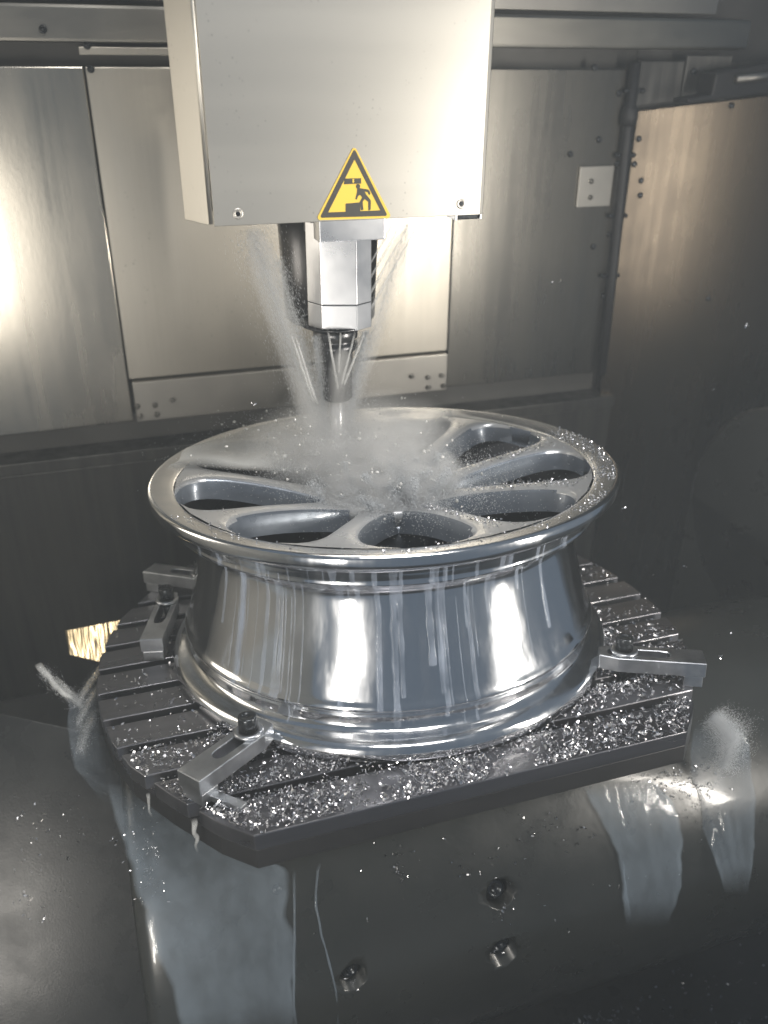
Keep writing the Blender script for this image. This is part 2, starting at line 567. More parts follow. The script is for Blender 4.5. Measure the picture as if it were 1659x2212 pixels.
# spindle: mounting flange, housing with flats, rear housing
oc = lambda r, a0=0, n=8: [(AX + r * math.cos(a0 + 2 * math.pi * i / n), AY + r * math.sin(a0 + 2 * math.pi * i / n)) for i in range(n)]
fp = onY(690, 525, AY - .045)
fq = onY(833, 520, AY - .045)
H(MB().box((fp.x, AY - .045, fp.z), (fq.x, AY + .05, HZ0 + .012)), 'spindle_flange', 'spindle', bevel=.0015)
def block(hs, cf, rot):                         # square block with chamfered corners
    L_ = [(hs - cf, -hs), (hs, -hs + cf), (hs, hs - cf), (hs - cf, hs), (-hs + cf, hs), (-hs, hs - cf), (-hs, -hs + cf), (-hs + cf, -hs)]
    c_, s_ = math.cos(rot), math.sin(rot)
    return [(AX + .006 + x * c_ - y * s_, AY + x * s_ + y * c_) for x, y in L_]


H(MB().prism(block(.0350, .0160, R(-16)), .3955, .480), 'spindle_housing', 'spindle', bevel=.0008)
H(MB().prism(block(.0350, .0160, R(-16)), .367, .395), 'spindle_cap', 'spindle', bevel=.0008)
H(MB().prism(block(.0345, .0157, R(-16)), .390, .400), 'housing_joint', 'bolt')
H(MB().lathe([(.0, .362), (.030, .362), (.034, .3665), (.0405, .3672), (.0405, .369), (0, .369)], 48, Matrix.Translation((AX, AY, 0))), 'spindle_nose', 'holder')
q0 = onY(598, 500, AY + .07)
q1 = onY(670, 690, AY + .07)
H(MB().lathe([(0, q1.z), (.050, q1.z), (.054, q1.z + .004), (.060, .515), (0, .515)], 40, Matrix.Translation((q0.x + .060, AY + .07, 0))), 'rear_housing', 'holder')

# warning triangle: plate, border, falling block, figure, step
sg = H(MB().prism([(0, 0), (1e-4, 0), (0, 1e-4)], 0, 1e-4), 'warning_sign', 'yellow')
bpy.data.objects.remove(sg)


def sp(a, b):                                   # point in the zoomed picture of the sign -> cover plane
    k = 1659 / 2448
    return onY((950 + a * 350 / 1659) * k, (400 + b * 350 / 1659) * k, HY)


def sxz(L): return [(sp(a, b).x, sp(a, b).z) for a, b in L]


def rounded(tri, r, n=7):
    out = []
    k = len(tri)
    for i in range(k):
        p0, p1, p2 = Vector(tri[i - 1]), Vector(tri[i]), Vector(tri[(i + 1) % k])
        d0, d1 = (p0 - p1).normalized(), (p2 - p1).normalized()
        half = d0.angle(d1) / 2
        t = r / math.tan(half)
        c = p1 + (d0 + d1).normalized() * (r / math.sin(half))
        q0_ = p1 + d0 * t - c
        a0 = math.atan2(q0_.y, q0_.x)
        q1_ = p1 + d1 * t - c
        a1 = math.atan2(q1_.y, q1_.x)
        da = (a1 - a0 + math.pi) % (2 * math.pi) - math.pi
        out += [tuple(c + Vector((math.cos(a0 + da * j / n), math.sin(a0 + da * j / n))) * r) for j in range(n + 1)]
    return out


def flat(poly, y0, y1):
    a = sum(poly[i][0] * poly[(i + 1) % len(poly)][1] - poly[(i + 1) % len(poly)][0] * poly[i][1] for i in range(len(poly)))
    if a < 0:
        poly = poly[::-1]
    return MB().prism(poly, y0, y1, YF)


tri = [sxz([(848, 300)])[0], sxz([(1415, 1395)])[0], sxz([(270, 1430)])[0]]
tb = [sxz([(848, 345)])[0], sxz([(1350, 1362)])[0], sxz([(325, 1392)])[0]]
ti = [sxz([(850, 510)])[0], sxz([(1240, 1280)])[0], sxz([(450, 1312)])[0]]
sign = H(flat(rounded(tri, .0022), HY - .0006, HY + .0004), 'warning_sign', 'yellow')
sign['label'] = 'yellow warning triangle with black border, falling block and fleeing figure'
bo = rounded(tb, .0013)
bi = rounded(ti, .0001)
H(MB().ring(bo, bi, HY - .0009, HY - .0003, YF), 'sign_border', 'black', sign)
H(flat(sxz([(700, 800), (950, 795), (950, 875), (690, 885)]), HY - .0009, HY - .0003), 'falling_block', 'black', sign)
H(flat(sxz([(815, 808), (845, 806), (835, 835), (848, 840), (828, 870), (815, 842), (822, 838)]), HY - .0012, HY - .0006), 'block_mark', 'yellow', sign)
H(flat(sxz([(715, 1178), (935, 1160), (935, 1300), (715, 1306)]), HY - .00092, HY - .0003), 'step_block', 'black', sign)
fig = [(890, 940), (935, 945), (1055, 965), (1075, 985), (1090, 1025), (1080, 1045), (1062, 1040), (1050, 1005), (1000, 995), (1030, 1045), (1075, 1100), (1098, 1135), (1092, 1270), (1058, 1280), (1056, 1150), (1000, 1108), (972, 1150), (985, 1270), (945, 1280), (935, 1190), (922, 1165), (965, 1085), (935, 1045), (905, 1060), (885, 1115), (862, 1110), (885, 1010)]
H(flat(sxz(fig), HY - .00088, HY - .0003), 'figure', 'black', sign)
c0 = sp(903, 917)
rr = (sp(935, 917) - c0).length
H(MB().prism(circle(rr, 16, c0.x, c0.z), HY - .00094, HY - .0003, YF), 'figure_head', 'black', sign)

# milling tool held in the spindle
tool = empty('milling_tool', 'dark milling cutter held in the spindle, its tip in the spray', 'milling tool', Matrix.Translation((AX, AY, .205)))
MB().lathe([(.0, .1575), (.024, .1575), (.0255, .154), (.0255, .147), (.022, .1455), (.022, .142), (.0255, .1405), (.0255, .135), (.0225, .132), (.0195, .128), (.0185, .075), (.0165, .072), (0, .072)], 40).build('tool_holder', 'holder', tool)
MB().lathe([(0, .073), (.0095, .073), (.0095, .020), (.0085, .018), (0, .018)], 24).build('shank', 'spindle', tool)
mb = MB()
n = 24
prof = [(.0085, .020), (.0095, .016), (.0095, .004), (.0075, .0012), (.002, 0)]
vs, fs = [], []
for i, (r_, z_) in enumerate(prof):
    for k in range(n):
        a = 2 * math.pi * k / n + z_ * 60
        rr_ = r_ * (1 - .22 * (k % 6 in (4, 5)))
        vs.append((rr_ * math.cos(a), rr_ * math.sin(a), z_))
for i in range(len(prof) - 1):
    for k in range(n):
        fs.append((i * n + k, i * n + (k + 1) % n, (i + 1) * n + (k + 1) % n, (i + 1) * n + k))
mb.add(vs, fs).build('cutting_end', 'spindle', tool)

# ================================================================== ROTARY TABLE
half = [(.218, -.300), (.246, -.272), (.283, -.220), (.318, -.163), (.335, -.115), (.346, -.06), (.350, 0.)]
OUT = half + [(x, -y) for x, y in half[-2::-1]]
OUT = OUT + [(-x, -y) for x, y in OUT]
clean = []
for q in OUT:
    if not clean or (Vector(q) - Vector(clean[-1])).length > 1e-5:
        clean.append(q)
OUT = clean


def xext(y):
    a = abs(y)
    hs = [(x, -yy) for x, yy in half][::-1]      # y rising from 0 to .3
    for (x0, y0), (x1, y1) in zip(hs, hs[1:]):
        if a <= y1 + 1e-9:
            return x0 + (x1 - x0) * (a - y0) / (y1 - y0)
    return hs[-1][0]


table = empty('rotary_table', 'dark steel T-slot rotary table littered with chips under the wheel', 'machine table', TM)
SLOT = [-.245 + .0545 * k for k in range(10)]
SW = .0065
ys = [-.30] + [q for s in SLOT for q in (s - SW, s + SW)] + [.30]
for i in range(0, len(ys), 2):
    y0, y1 = ys[i], ys[i + 1]
    yy = [y0 + (y1 - y0) * k / 6 for k in range(7)]
    poly = [(xext(y), y) for y in yy] + [(-xext(y), y) for y in yy[::-1]]
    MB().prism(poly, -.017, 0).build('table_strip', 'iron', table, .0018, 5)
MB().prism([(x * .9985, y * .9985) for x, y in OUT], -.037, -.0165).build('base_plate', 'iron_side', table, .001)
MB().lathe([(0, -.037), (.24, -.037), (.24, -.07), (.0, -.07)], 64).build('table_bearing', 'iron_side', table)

# ================================================================== WHEEL
wheel = empty('alloy_wheel', 'polished aluminium alloy wheel with nine spokes clamped face up on the table', 'wheel', T_at(0, 0, .0012))
PROF = [(.2385, .2155), (.258, .2195), (.2618, .2196), (.2643, .2180), (.2652, .2150), (.2646, .2085), (.2622, .2050), (.2560, .2030), (.2500, .2005), (.2455, .1965), (.2440, .1900), (.2430, .1850), (.2432, .1815), (.2418, .1790), (.2370, .1768), (.2280, .1735), (.2215, .1690), (.2175, .1620), (.2165, .1540), (.2182, .1400), (.2215, .1240), (.2260, .1050), (.2308, .0870), (.2360, .0680), (.2398, .0560), (.2428, .0515), (.2440, .0480), (.2428, .0445), (.2395, .0415), (.2380, .0370), (.2385, .0300), (.2400, .0260), (.2450, .0225), (.2520, .0200), (.2580, .0170), (.2612, .0120), (.2618, .0060), (.2590, .0005), (.2480, .0), (.2330, .002), (.2310, .030), (.2310, .05), (.2230, .09), (.2120, .14), (.2100, .165), (.2290, .180), (.2352, .190), (.2362, .2100)]


def smooth_prof(P, k=3):
    out = []
    n = len(P)
    for i in range(n):
        p0, p1, p2, p3 = [Vector(P[(i + j) % n]) for j in (-1, 0, 1, 2)]
        for s in range(k):
            t = s / k
            out.append(tuple(.5 * ((2 * p1) + (p2 - p0) * t + (2 * p0 - 5 * p1 + 4 * p2 - p3) * t * t + (3 * p1 - p0 - 3 * p2 + p3) * t ** 3)))
    return out


MB().lathe(smooth_prof(PROF), 180, closed=True).build('rim', 'rim', wheel)
MB().lathe([(.2325, .003), (.2302, .03), (.2302, .05), (.222, .09), (.2110, .14), (.2090, .166), (.2270, .181), (.2345, .190)], 120).build('inner_barrel', 'cast', wheel)
NSP = 9
SP0 = R(202.)                                   # spokes lie between the windows


def spoke_mesh():
    rs = [.060, .075, .090, .105, .120, .135, .150, .165, .180, .193, .204, .213, .220, .226, .231, .236]
    hw = [.020, .0165, .0135, .0115, .0105, .0100, .0100, .0102, .0108, .0120, .0140, .0172, .0215, .0275, .036, .054]
    vs, fs = [], []
    cross = [(-1, 0, .006, -.023), (-1, 0, .0035, -.014), (-1, 0, .001, -.0045), (-1, 0, -.0012, -.0015), (-1, 0, -.0042, 0.), (-.35, 0, 0, .0007), (.35, 0, 0, .0007),
             (1, 0, .0042, 0.), (1, 0, .0012, -.0015), (1, 0, -.001, -.0045), (1, 0, -.0035, -.014), (1, 0, -.006, -.023)]
    m_ = len(cross)
    for r_, h_ in zip(rs, hw):
        h_ *= 1.18
        top = .2145 - .030 * max(0, (.225 - r_) / .165) ** 1.5
        sw = .7 * (r_ - .16) ** 2 * 6 - .25 * (r_ - .15)
        for sx, _, off, dz in cross:
            s_ = 1 if sx > 0 else -1
            u = sx * h_ - (-off if sx < 0 and False else 0)
            if abs(sx) == 1:
                u = s_ * h_ + (-off if s_ > 0 else -off)
            dzz = dz if dz > -.012 else dz * (1.25 - .25 * (r_ / .236))
            # bend along the arc so flares follow the rim
            a = sw + u / r_
            rr_ = r_
            vs.append((rr_ * math.cos(a), rr_ * math.sin(a), top + dzz))
    for i in range(len(rs) - 1):
        for k in range(m_ - 1):
            fs.append((i * m_ + k, i * m_ + k + 1, (i + 1) * m_ + k + 1, (i + 1) * m_ + k))
        fs.append((i * m_ + m_ - 1, i * m_, (i + 1) * m_, (i + 1) * m_ + m_ - 1))
    fs.append(tuple(range(m_)))
    fs.append(tuple((len(rs) - 1) * m_ + k for k in range(m_))[::-1])
    return MB().add(vs, fs)


sp_src = spoke_mesh().build('spoke', 'alu', wheel, 0, auto=R(35))
sp_src.data.materials.append(MAT['pocket'])
for pg in sp_src.data.polygons:
    if abs(pg.normal.z) < .8 or pg.center.z < .17:
        pg.material_index = 1 if min(sp_src.data.vertices[i_].co.z for i_ in pg.vertices) < max(sp_src.data.vertices[i_].co.z for i_ in pg.vertices) - .004 else 0
sp_src.rotation_euler.z = SP0
for k in range(1, NSP):
    o = sp_src.copy()
    COL.objects.link(o)
    o.parent = wheel
    o.rotation_euler.z = SP0 + k * 2 * math.pi / NSP
MB().lathe([(.030, .170), (.030, .1865), (.032, .1885), (.060, .1890), (.070, .1870), (.074, .183), (.074, .170)], 72, closed=True).build('hub', 'alu', wheel)
MB().lathe([(.032, .1695), (.0735, .1695), (.0745, .160), (.078, .140), (.040, .138)], 72, closed=True).build('hub_skirt', 'pocket', wheel)
for k in range(5):
    a = R(30 + 72 * k)
    MB().lathe([(.0085, .1860), (.0085, .1902), (.0115, .1902), (.0125, .1880)], 24, Matrix.Translation((.05 * math.cos(a), .05 * math.sin(a), 0)), closed=True).build('lug_seat', 'spindle', wheel)

# ================================================================== CLAMPS
def clamp(o, i, label, width=.030, nut=.76, blocks=True):
    o, i = Vector(o), Vector(i)
    d = i - o
    Ln = d.length
    az = math.atan2(d.y, d.x)
    root = empty('clamp', label, 'clamp', T_at(o.x, o.y, 0, az), 'strap clamps round the wheel')
    h0, h1 = .0135, .0305
    hw = width / 2
    outer = []
    crn = [(0, -hw), (Ln * .82, -hw), (Ln, -hw * .62), (Ln, hw * .62), (Ln * .82, hw), (0, hw)]
    per = []
    for q in range(len(crn)):
        a, b = Vector(crn[q]), Vector(crn[(q + 1) % len(crn)])
        per += [tuple(a.lerp(b, t / 6)) for t in range(6)]
    n = len(per)
    s0, s1, sr = Ln * .38, Ln * .86, .0068
    inner = []
    for k in range(n):
        x, y = per[k]
        cx = min(max(x, s0), s1)
        v = Vector((x - cx, y))
        v = v.normalized() * sr if v.length > 1e-6 else Vector((0, sr))
        inner.append((cx + v.x, v.y))
    MB().ring(per, inner, h0, h1).build('clamp_bar', 'clamp', root, .0007, 1)
    nx = Ln * nut
    tz = Matrix.Translation((nx, 0, 0))
    MB().lathe([(.0075, h1 + .0002), (.0145, h1 + .0002), (.0148, h1 + .003), (.013, h1 + .0042), (.0075, h1 + .0042)], 32, tz, closed=True).build('washer', 'clamp', root)
    MB().lathe([(0, h1 + .004), (.0092, h1 + .004), (.0092, h1 + .018), (.0085, h1 + .0195), (.0050, h1 + .0195), (.0046, h1 + .0185), (0, h1 + .0185)], 28, tz).build('bolt_head', 'bolt', root)
    MB().lathe([(0, -.012), (.0055, -.012), (.0055, h1 + .005), (0, h1 + .005)], 16, tz).build('stud', 'bolt', root)
    if blocks:
        MB().box((.002, -hw * .9, .0004), (.022, hw * .9, h0 - .0006)).build('step_block', 'clamp', root, .0008)
    return root


clamp((-.2655, -.239), (-.1835, -.179), 'steel strap clamp with black bolt beside the coolant waterfall at the front table edge')
clamp((.289, -.228), (.190, -.176), 'steel strap clamp with black bolt above the pair of right-hand coolant streams')
clamp((-.2760, .243), (-.186, .176), 'steel strap clamp behind the wheel beside the short stop bar')
clamp((.2760, .243), (.186, .176), 'steel strap clamp mostly hidden behind the right side of the wheel')
clamp((-.284, .030), (-.252, .150), 'short stop bar with bolt lying along the left side of the wheel', .027, .80)
stp = MB().box((-.018, -.0045, .0003), (.022, .0045, .007), None).build('shim_strip', 'clamp', None, .0008)
stp.matrix_world = T_at(-.236, -.250, 0, R(-48))
tag(stp, 'thin steel shim strip on the table against the front strap clamp', 'shim')

# ================================================================== CRADLE under the table
CY0, CZ0, CR = -.08, -.28, .225
cm = MB()
nseg = 144
vs, fs = [], []
xs = [-.335, -.330, -.322] + [-.31 + .014 * k for k in range(66)]
rr_ = [CR - .012, CR - .004, CR - .001] + [CR] * 66
for x, r_ in zip(xs, rr_):
    for k in range(nseg):
        a = 2 * math.pi * k / nseg
        vs.append((x, CY0 + r_ * math.cos(a), CZ0 + r_ * math.sin(a)))
for i in range(len(xs) - 1):
    for k in range(nseg):
        fs.append((i * nseg + k, i * nseg + (k + 1) % nseg, (i + 1) * nseg + (k + 1) % nseg, (i + 1) * nseg + k))
fs += [tuple(range(nseg))[::-1], tuple((len(xs) - 1) * nseg + k for k in range(nseg))]
cm.add(vs, fs, True)


def on_cyl(px, py, r_=None):
    r_ = r_ or CR
    v = ray(px, py)
    oy, oz = CAM[1] - CY0, CAM[2] - CZ0
    A = v[1] ** 2 + v[2] ** 2
    B = 2 * (oy * v[1] + oz * v[2])
    Cc = oy * oy + oz * oz - r_ * r_
    D = B * B - 4 * A * Cc
    if D < 0:
        D = 0
    s = (-B - math.sqrt(D)) / (2 * A)
    return Vector(CAM + v * s)


crd = empty('cradle', 'dark painted swivel cradle drum carrying the rotary table', 'cradle', Matrix.Translation((0, CY0, CZ0)))
body = cm.build('drum', 'cradle', None, auto=R(40))
holes = [(1080, 1930, .016), (1088, 2058, .017), (762, 2112, .0145)]
dg = bpy.context.evaluated_depsgraph_get
cutters = []
for px, py, r_ in holes:
    p = on_cyl(px, py)
    nrm = Vector((0, p.y - CY0, p.z - CZ0)).normalized()
    mt = Matrix.Translation(p) @ nrm.to_track_quat('Z', 'Y').to_matrix().to_4x4()
    c = MB().lathe([(0, -.022), (r_, -.022), (r_, .02), (0, .02)], 32, mt).build('cutter', 'dark')
    md = body.modifiers.new('b', 'BOOLEAN')
    md.object = c
    md.operation = 'DIFFERENCE'
    md.solver = 'EXACT'
    cutters.append(c)
    MB().lathe([(0, -.016), (r_ * .32, -.016), (r_ * .36, -.012), (r_ * .6, -.012), (r_ * .66, -.013), (r_ * .66, -.0225), (0, -.0225)], 24, Matrix.Translation((0, -CY0, -CZ0)) @ mt).build('socket_screw', 'bolt', crd)
bpy.context.view_layer.update()
ev = body.evaluated_get(bpy.context.evaluated_depsgraph_get())
nm = bpy.data.meshes.new_from_object(ev)
body.modifiers.clear()
body.data = nm
for c in cutters:
    bpy.data.objects.remove(c)
body.data.transform(Matrix.Translation((0, -CY0, -CZ0)))
body.parent = crd
p = on_cyl(598, 1921)
nrm = Vector((0, p.y - CY0, p.z - CZ0)).normalized()
MB().lathe([(0, .001), (.002, .001), (.0032, .0028), (.0048, .0022), (.0052, 0)], 20, Matrix.Translation((0, -CY0, -CZ0)) @ Matrix.Translation(p) @ nrm.to_track_quat('Z', 'Y').to_matrix().to_4x4()).build('plug', 'bolt', crd)
MB().lathe([(0, -.06), (.20, -.06), (.21, .0), (.21, .09), (0, .09)], 64, Matrix.Translation((.0, -CY0, -CZ0 - .10)) ).build('pedestal', 'cradle', crd)

# trunnion housing at the right
tp = onY(1700, 900, .22)
th = empty('trunnion_housing', 'dark round trunnion housing with a wet chip-covered top right of the wheel', 'housing', Matrix.Translation((tp.x, .22, tp.z - .21)))
MB().lathe([(0, .0), (.185, .0), (.200, .006), (.210, .02), (.210, .5), (0, .5)], 96, Matrix.Rotation(R(90), 4, 'Y')).build('drum', 'cradle', th)
MB().box((.0, -.19, -.6), (.5, .19, -.02)).build('support', 'cradle', th, .004)

# left bed
lb = MB()
A = [onZ(-80, 1500, -.30), onZ(420, 1500, -.30), onZ(520, 2300, -.42), onZ(-80, 2300, -.42)]
bed = MB().box((-1.2, .1, -.70), (-.36, .48, -.36)).build('machine_bed', 'bed', None, .01)
tag(bed, kind='structure')


def sheet_normal_for(p, lampv):
    a = (Vector(CAM) - p).normalized()
    b = (lampv - p).normalized()
    return (a + b).normalized()


def glint_plate(corners_px, centre_px, plane, lampv, name, label, cat, thick, mname):
    """a sloping metal sheet whose corners lie in one plane that mirrors a lamp"""
    p = plane(*centre_px)
    n_ = sheet_normal_for(p, lampv)
    pts_ = []
    for px, py in corners_px:
        v = Vector(ray(px, py))
        s = (p - Vector(CAM)).dot(n_) / v.dot(n_)
        pts_.append(Vector(CAM) + v * s)
    rot = n_.to_track_quat('Z', 'Y').to_matrix().to_4x4()
    mt = Matrix.Translation(p) @ rot
    inv = mt.inverted()
    poly = [(inv @ q).to_2d()[:] for q in pts_]
    a = sum(poly[i][0] * poly[(i + 1) % len(poly)][1] - poly[(i + 1) % len(poly)][0] * poly[i][1] for i in range(len(poly)))
    if a < 0:
        poly = poly[::-1]
    o = MB().prism(poly, -thick, 0).build(name, mname, None, .001)
    o.matrix_world = mt
    tag(o, label, cat)
    return o


m = mat('wet_steel_glint_tint', (.46, .37, .23), 1, .24)  # gold of the warm lamp reflection tinted into the base colour
v = coords(m, (1, 1, 1))
bump(m, noise(m, coords(m, (120, 20, 1)), 1, 1, .4), .8, .0030)
MAT['ripple'] = m
glint_plate([(140, 1362), (285, 1334), (330, 1380), (300, 1450), (150, 1415)], (210, 1370), lambda x, y: onY(x, y, .28), LAMP_L, 'chute_plate', 'wet rippled steel chute plate tinted with a gold lamp glint left of the table', 'chute', .004, 'ripple')

wc = glint_plate([(-300, 1480), (280, 1600), (420, 1950), (700, 2900), (-300, 2900)], (10, 1975), lambda x, y: onZ(x, y, -.30), LAMP_L, 'way_cover', 'dark wet sloping way cover below the left table edge', 'way cover', .006, 'way')
# ================================================================== COOLANT
def sheet(name, rows, material, label, group=None, thick=.0025, sub=28, wob=.002):
    """closed thin sheet of liquid from rows of (left point, right point)"""
    rows = [(Vector(a), Vector(b)) for a, b in rows]
    fine = []
    for i in range(len(rows) - 1):
        n_ = 6
        for t in range(n_):
            u = t / n_
            u = u
            fine.append((rows[i][0].lerp(rows[i + 1][0], u), rows[i][1].lerp(rows[i + 1][1], u)))
    fine.append(rows[-1])
    for _ in range(3):
        fine = [fine[0]] + [tuple((fine[i - 1][k] + 2 * fine[i][k] + fine[i + 1][k]) / 4 for k in (0, 1)) for i in range(1, len(fine) - 1)] + [fine[-1]]
    vs, fs = [], []
    fine = [(a + (b - a) * (.06 * mnoise.noise(a * 22) + .03 * mnoise.noise(a * 70)), b + (b - a) * (.06 * mnoise.noise(b * 22 + Vector((5, 5, 5))) + .03 * mnoise.noise(b * 70))) for a, b in fine]
    for i, (a, b) in enumerate(fine):
        for k in range(sub + 1):
            u = k / sub
            p = a.lerp(b, u)
            e = math.sin(math.pi * u) ** .5 if 0 < u < 1 else 0
            q = mnoise.noise(p * 18) * wob + mnoise.noise(Vector((p.x * 190, p.y * 22, p.z * 9))) * wob * .9
            side = (b - a).normalized()
            up = Vector((0, -.6, .8))
            nn = (up - side * up.dot(side)).normalized()
            vs.append(p + nn * (thick * e + q * e))
            p2 = p - nn * .0004
            vs.append(p2)
    n2 = (sub + 1) * 2
    for i in range(len(fine) - 1):
        for k in range(sub):
            a0 = i * n2 + 2 * k
            fs.append((a0, a0 + 2, a0 + n2 + 2, a0 + n2))
    org = vs[0].copy()
    # keep only the outer skin
    keep = [vs[i] for i in range(0, len(vs), 2)]
    fs = []
    m_ = sub + 1
    for i in range(len(fine) - 1):
        for k in range(sub):
            fs.append((i * m_ + k, i * m_ + k + 1, (i + 1) * m_ + k + 1, (i + 1) * m_ + k))
    o = MB().add([p - org for p in keep], fs, True).build(name, material, None, fixn=False)
    at = o.data.attributes.new('fade', 'FLOAT', 'POINT')
    N_ = len(fine)
    for i in range(N_):
        for k in range(m_):
            u = k / sub
            ed = min(u, 1 - u)
            e = min(1, ed * 22 + .10) * (.85 + .55 * math.exp(-ed * 16))
            e *= min(1, (N_ - 1 - i) / 7, (i + .3) / 4)
            at.data[i * m_ + k].value = e
    o.location = org
    tag(o, label, 'coolant', group)
    return o


def cyl_rows(L, lift=.004): return [(on_cyl(*a, CR + lift), on_cyl(*b, CR + lift)) for a, b in L]


G = 'coolant streams running off the table'
sheet('coolant_stream', cyl_rows([((232, 1690), (400, 1735)), ((250, 1760), (470, 1800)), ((272, 1830), (575, 1862)), ((295, 1900), (628, 1875)), ((325, 2000), (630, 1960)), ((350, 2090), (633, 2060)), ((390, 2215), (636, 2180)), ((410, 2290), (640, 2260))]), 'milk', 'broad milky coolant sheet running down the left end of the cradle', G)
sheet('coolant_stream', cyl_rows([((1262, 1700), (1410, 1680)), ((1290, 1745), (1462, 1735)), ((1325, 1820), (1474, 1800)), ((1340, 1900), (1474, 1880)), ((1350, 1960), (1462, 1950)), ((1352, 2005), (1440, 2000))]), 'milk', 'milky coolant stream with a frothy crest running down the cradle below the right clamp', G)
sheet('coolant_stream', [(onX(1500, 1560, .30), onX(1560, 1535, .33)), (onX(1490, 1640, .30), onX(1612, 1590, .34)), (onX(1490, 1720, .30), onX(1628, 1700, .34)), (onX(1525, 1800, .30), onX(1632, 1800, .34)), (onX(1550, 1880, .30), onX(1628, 1880, .34)), (onX(1565, 1930, .30), onX(1615, 1935, .34))], 'milk', 'milky coolant stream falling free off the right rounded table edge', G)
sheet('coolant_stream', [(onX(150, 1500, -.36), onX(215, 1480, -.35)), (onX(142, 1570, -.36), onX(228, 1590, -.345)), (onX(150, 1640, -.36), onX(262, 1660, -.335)), (onX(190, 1700, -.36), onX(300, 1720, -.32)), (onX(250, 1760, -.35), onX(350, 1780, -.31))], 'milk', 'thin milky coolant curtain hanging below the left table edge', G)


def jet(name, pts_, r0, r1, label, group, material='milk_jet', jit=.0006, n=8):
    P = [Vector(p) for p in pts_]
    k = 14
    Q = []
    for i in range(k + 1):
        u = i / k * (len(P) - 1)
        a = min(int(u), len(P) - 2)
        q = P[a].lerp(P[a + 1], u - a)
        Q.append(q + Vector((mnoise.noise(q * 90), mnoise.noise(q * 90 + Vector((7, 1, 3))), 0)) * jit)
    org = Q[-1].copy()
    o = MB().tube([q - org for q in Q], [(r0 + (r1 - r0) * i / k) * (1 + .25 * mnoise.noise(q * 150)) for i, q in enumerate(Q)], n).build(name, material)
    at = o.data.attributes.new('fade', 'FLOAT', 'POINT')
    for i in range(k + 1):
        for q in range(n):
            at.data[i * n + q].value = min(1, (i + .6) / 2.5, (k - i) / 5)
    o.location = org
    tag(o, label, 'coolant jet', group)
    return o


def zz1(a, b, X=-.362): return onX((100 + a * 600 / 1659) * .6777, (1900 + b * 600 / 1659) * .6777, X)


G2 = 'white coolant spouts at the left slot ends'
jet('coolant_spout', [zz1(640, 600), zz1(590, 655), zz1(510, 780), zz1(440, 890), zz1(400, 985)], .0042, .0036, 'white coolant spout pouring from the rearmost left slot end', G2, 'spout', .002)
jet('coolant_spout', [zz1(620, 770), zz1(565, 840), zz1(490, 960), zz1(430, 1080), zz1(400, 1190)], .0044, .0036, 'white coolant spout pouring from the middle left slot end', G2, 'spout', .002)
jet('coolant_spout', [zz1(620, 1000), zz1(560, 1050), zz1(500, 1150), zz1(450, 1260), zz1(420, 1430)], .0060, .0048, 'thickest white coolant spout pouring from the foremost left slot end', G2, 'spout', .002)
jet('coolant_spout', [zz1(60, 600, -.40), zz1(110, 660, -.395), zz1(170, 740, -.39), zz1(260, 830, -.38), zz1(360, 900, -.37), zz1(460, 990, -.365)], .0042, .0022, 'pale coolant spout crossing the others as it shoots in from the left', G2, 'spout', .002)
jet('coolant_spout', [zz1(200, 720, -.39), zz1(270, 780, -.385), zz1(350, 850, -.375), zz1(450, 900, -.365)], .0030, .0022, 'hair-thin coolant spout running just above the crossing spout', G2, 'spout', .002)

def rivulet(pxs, r0, r1, label):
    jet('coolant_rivulet', [on_cyl(x, y, CR + .0003) for x, y in pxs], r0 * .6, r1 * .6, label, 'thin coolant rivulets on the cradle', 'milk', .0015)


rivulet([(690, 1865), (683, 1900), (682, 1960), (694, 2020), (712, 2080), (726, 2140), (729, 2215), (731, 2300)], .0028, .0016, 'long thin milky rivulet running past the lowest screw hole of the cradle')
rivulet([(636, 1880), (634, 1960), (636, 2040), (635, 2120), (637, 2215), (640, 2300)], .0024, .0026, 'bright milky rivulet along the edge of the broad coolant sheet')
rivulet([(1345, 1860), (1352, 1930), (1360, 1985)], .0022, .0034, 'short milky rivulet below the stream with the frothy crest')


def edge_drip(px, py, h0, r0, label):           # foam hanging on the rounded front-left table edge
    a = onT(px, py, 0)
    pts_ = [TM @ Vector((a.x, a.y - .001, 0)), TM @ Vector((a.x - .001, a.y - .002, -h0 * .4)), TM @ Vector((a.x - .001, a.y - .0022, -h0))]
    jet('foam_drip', pts_, r0 * .38, r0 * .14, label, None, 'spout', .003, 10)


edge_drip(420, 1772, .034, .0075, 'white foam drip hanging off the table edge under the front strap clamp')
edge_drip(322, 1712, .026, .0055, 'small white foam drip on the table edge nearest the coolant curtain')

# jets round the tool
TIP = Vector((AX - .004, AY - .004, .235))
G3 = 'coolant jets aimed at the cutter'
def zz3(a, b, Y): return onY((700 + a * 800 / 1659) * .6777, (600 + b * 800 / 1659) * .6777, Y)
for a, b in (((712, 925), (770, 1260)), ((800, 950), (788, 1180)), ((895, 955), (820, 1240)), ((958, 960), (845, 1240)), ((505, 985), (600, 1290)), ((470, 960), (575, 1270))):
    p, q = zz3(*a, AY - .035), zz3(*b, AY - .02)
    jet('coolant_jet', [p, q, q + (q - p) * .55], .0010, .0021, 'thin white coolant jet spraying from the spindle nose onto the cutter', G3)
for px in (848, 866, 884, 904):
    p, q = onY(px + 3, 478, AY - .01), onY(px - 72, 612, AY)
    jet('coolant_jet', [p, q, q + (q - p) * .8], .0011, .0018, 'thin coolant jet slanting in from the right underside of the spindle head', 'coolant jets slanting from the head')

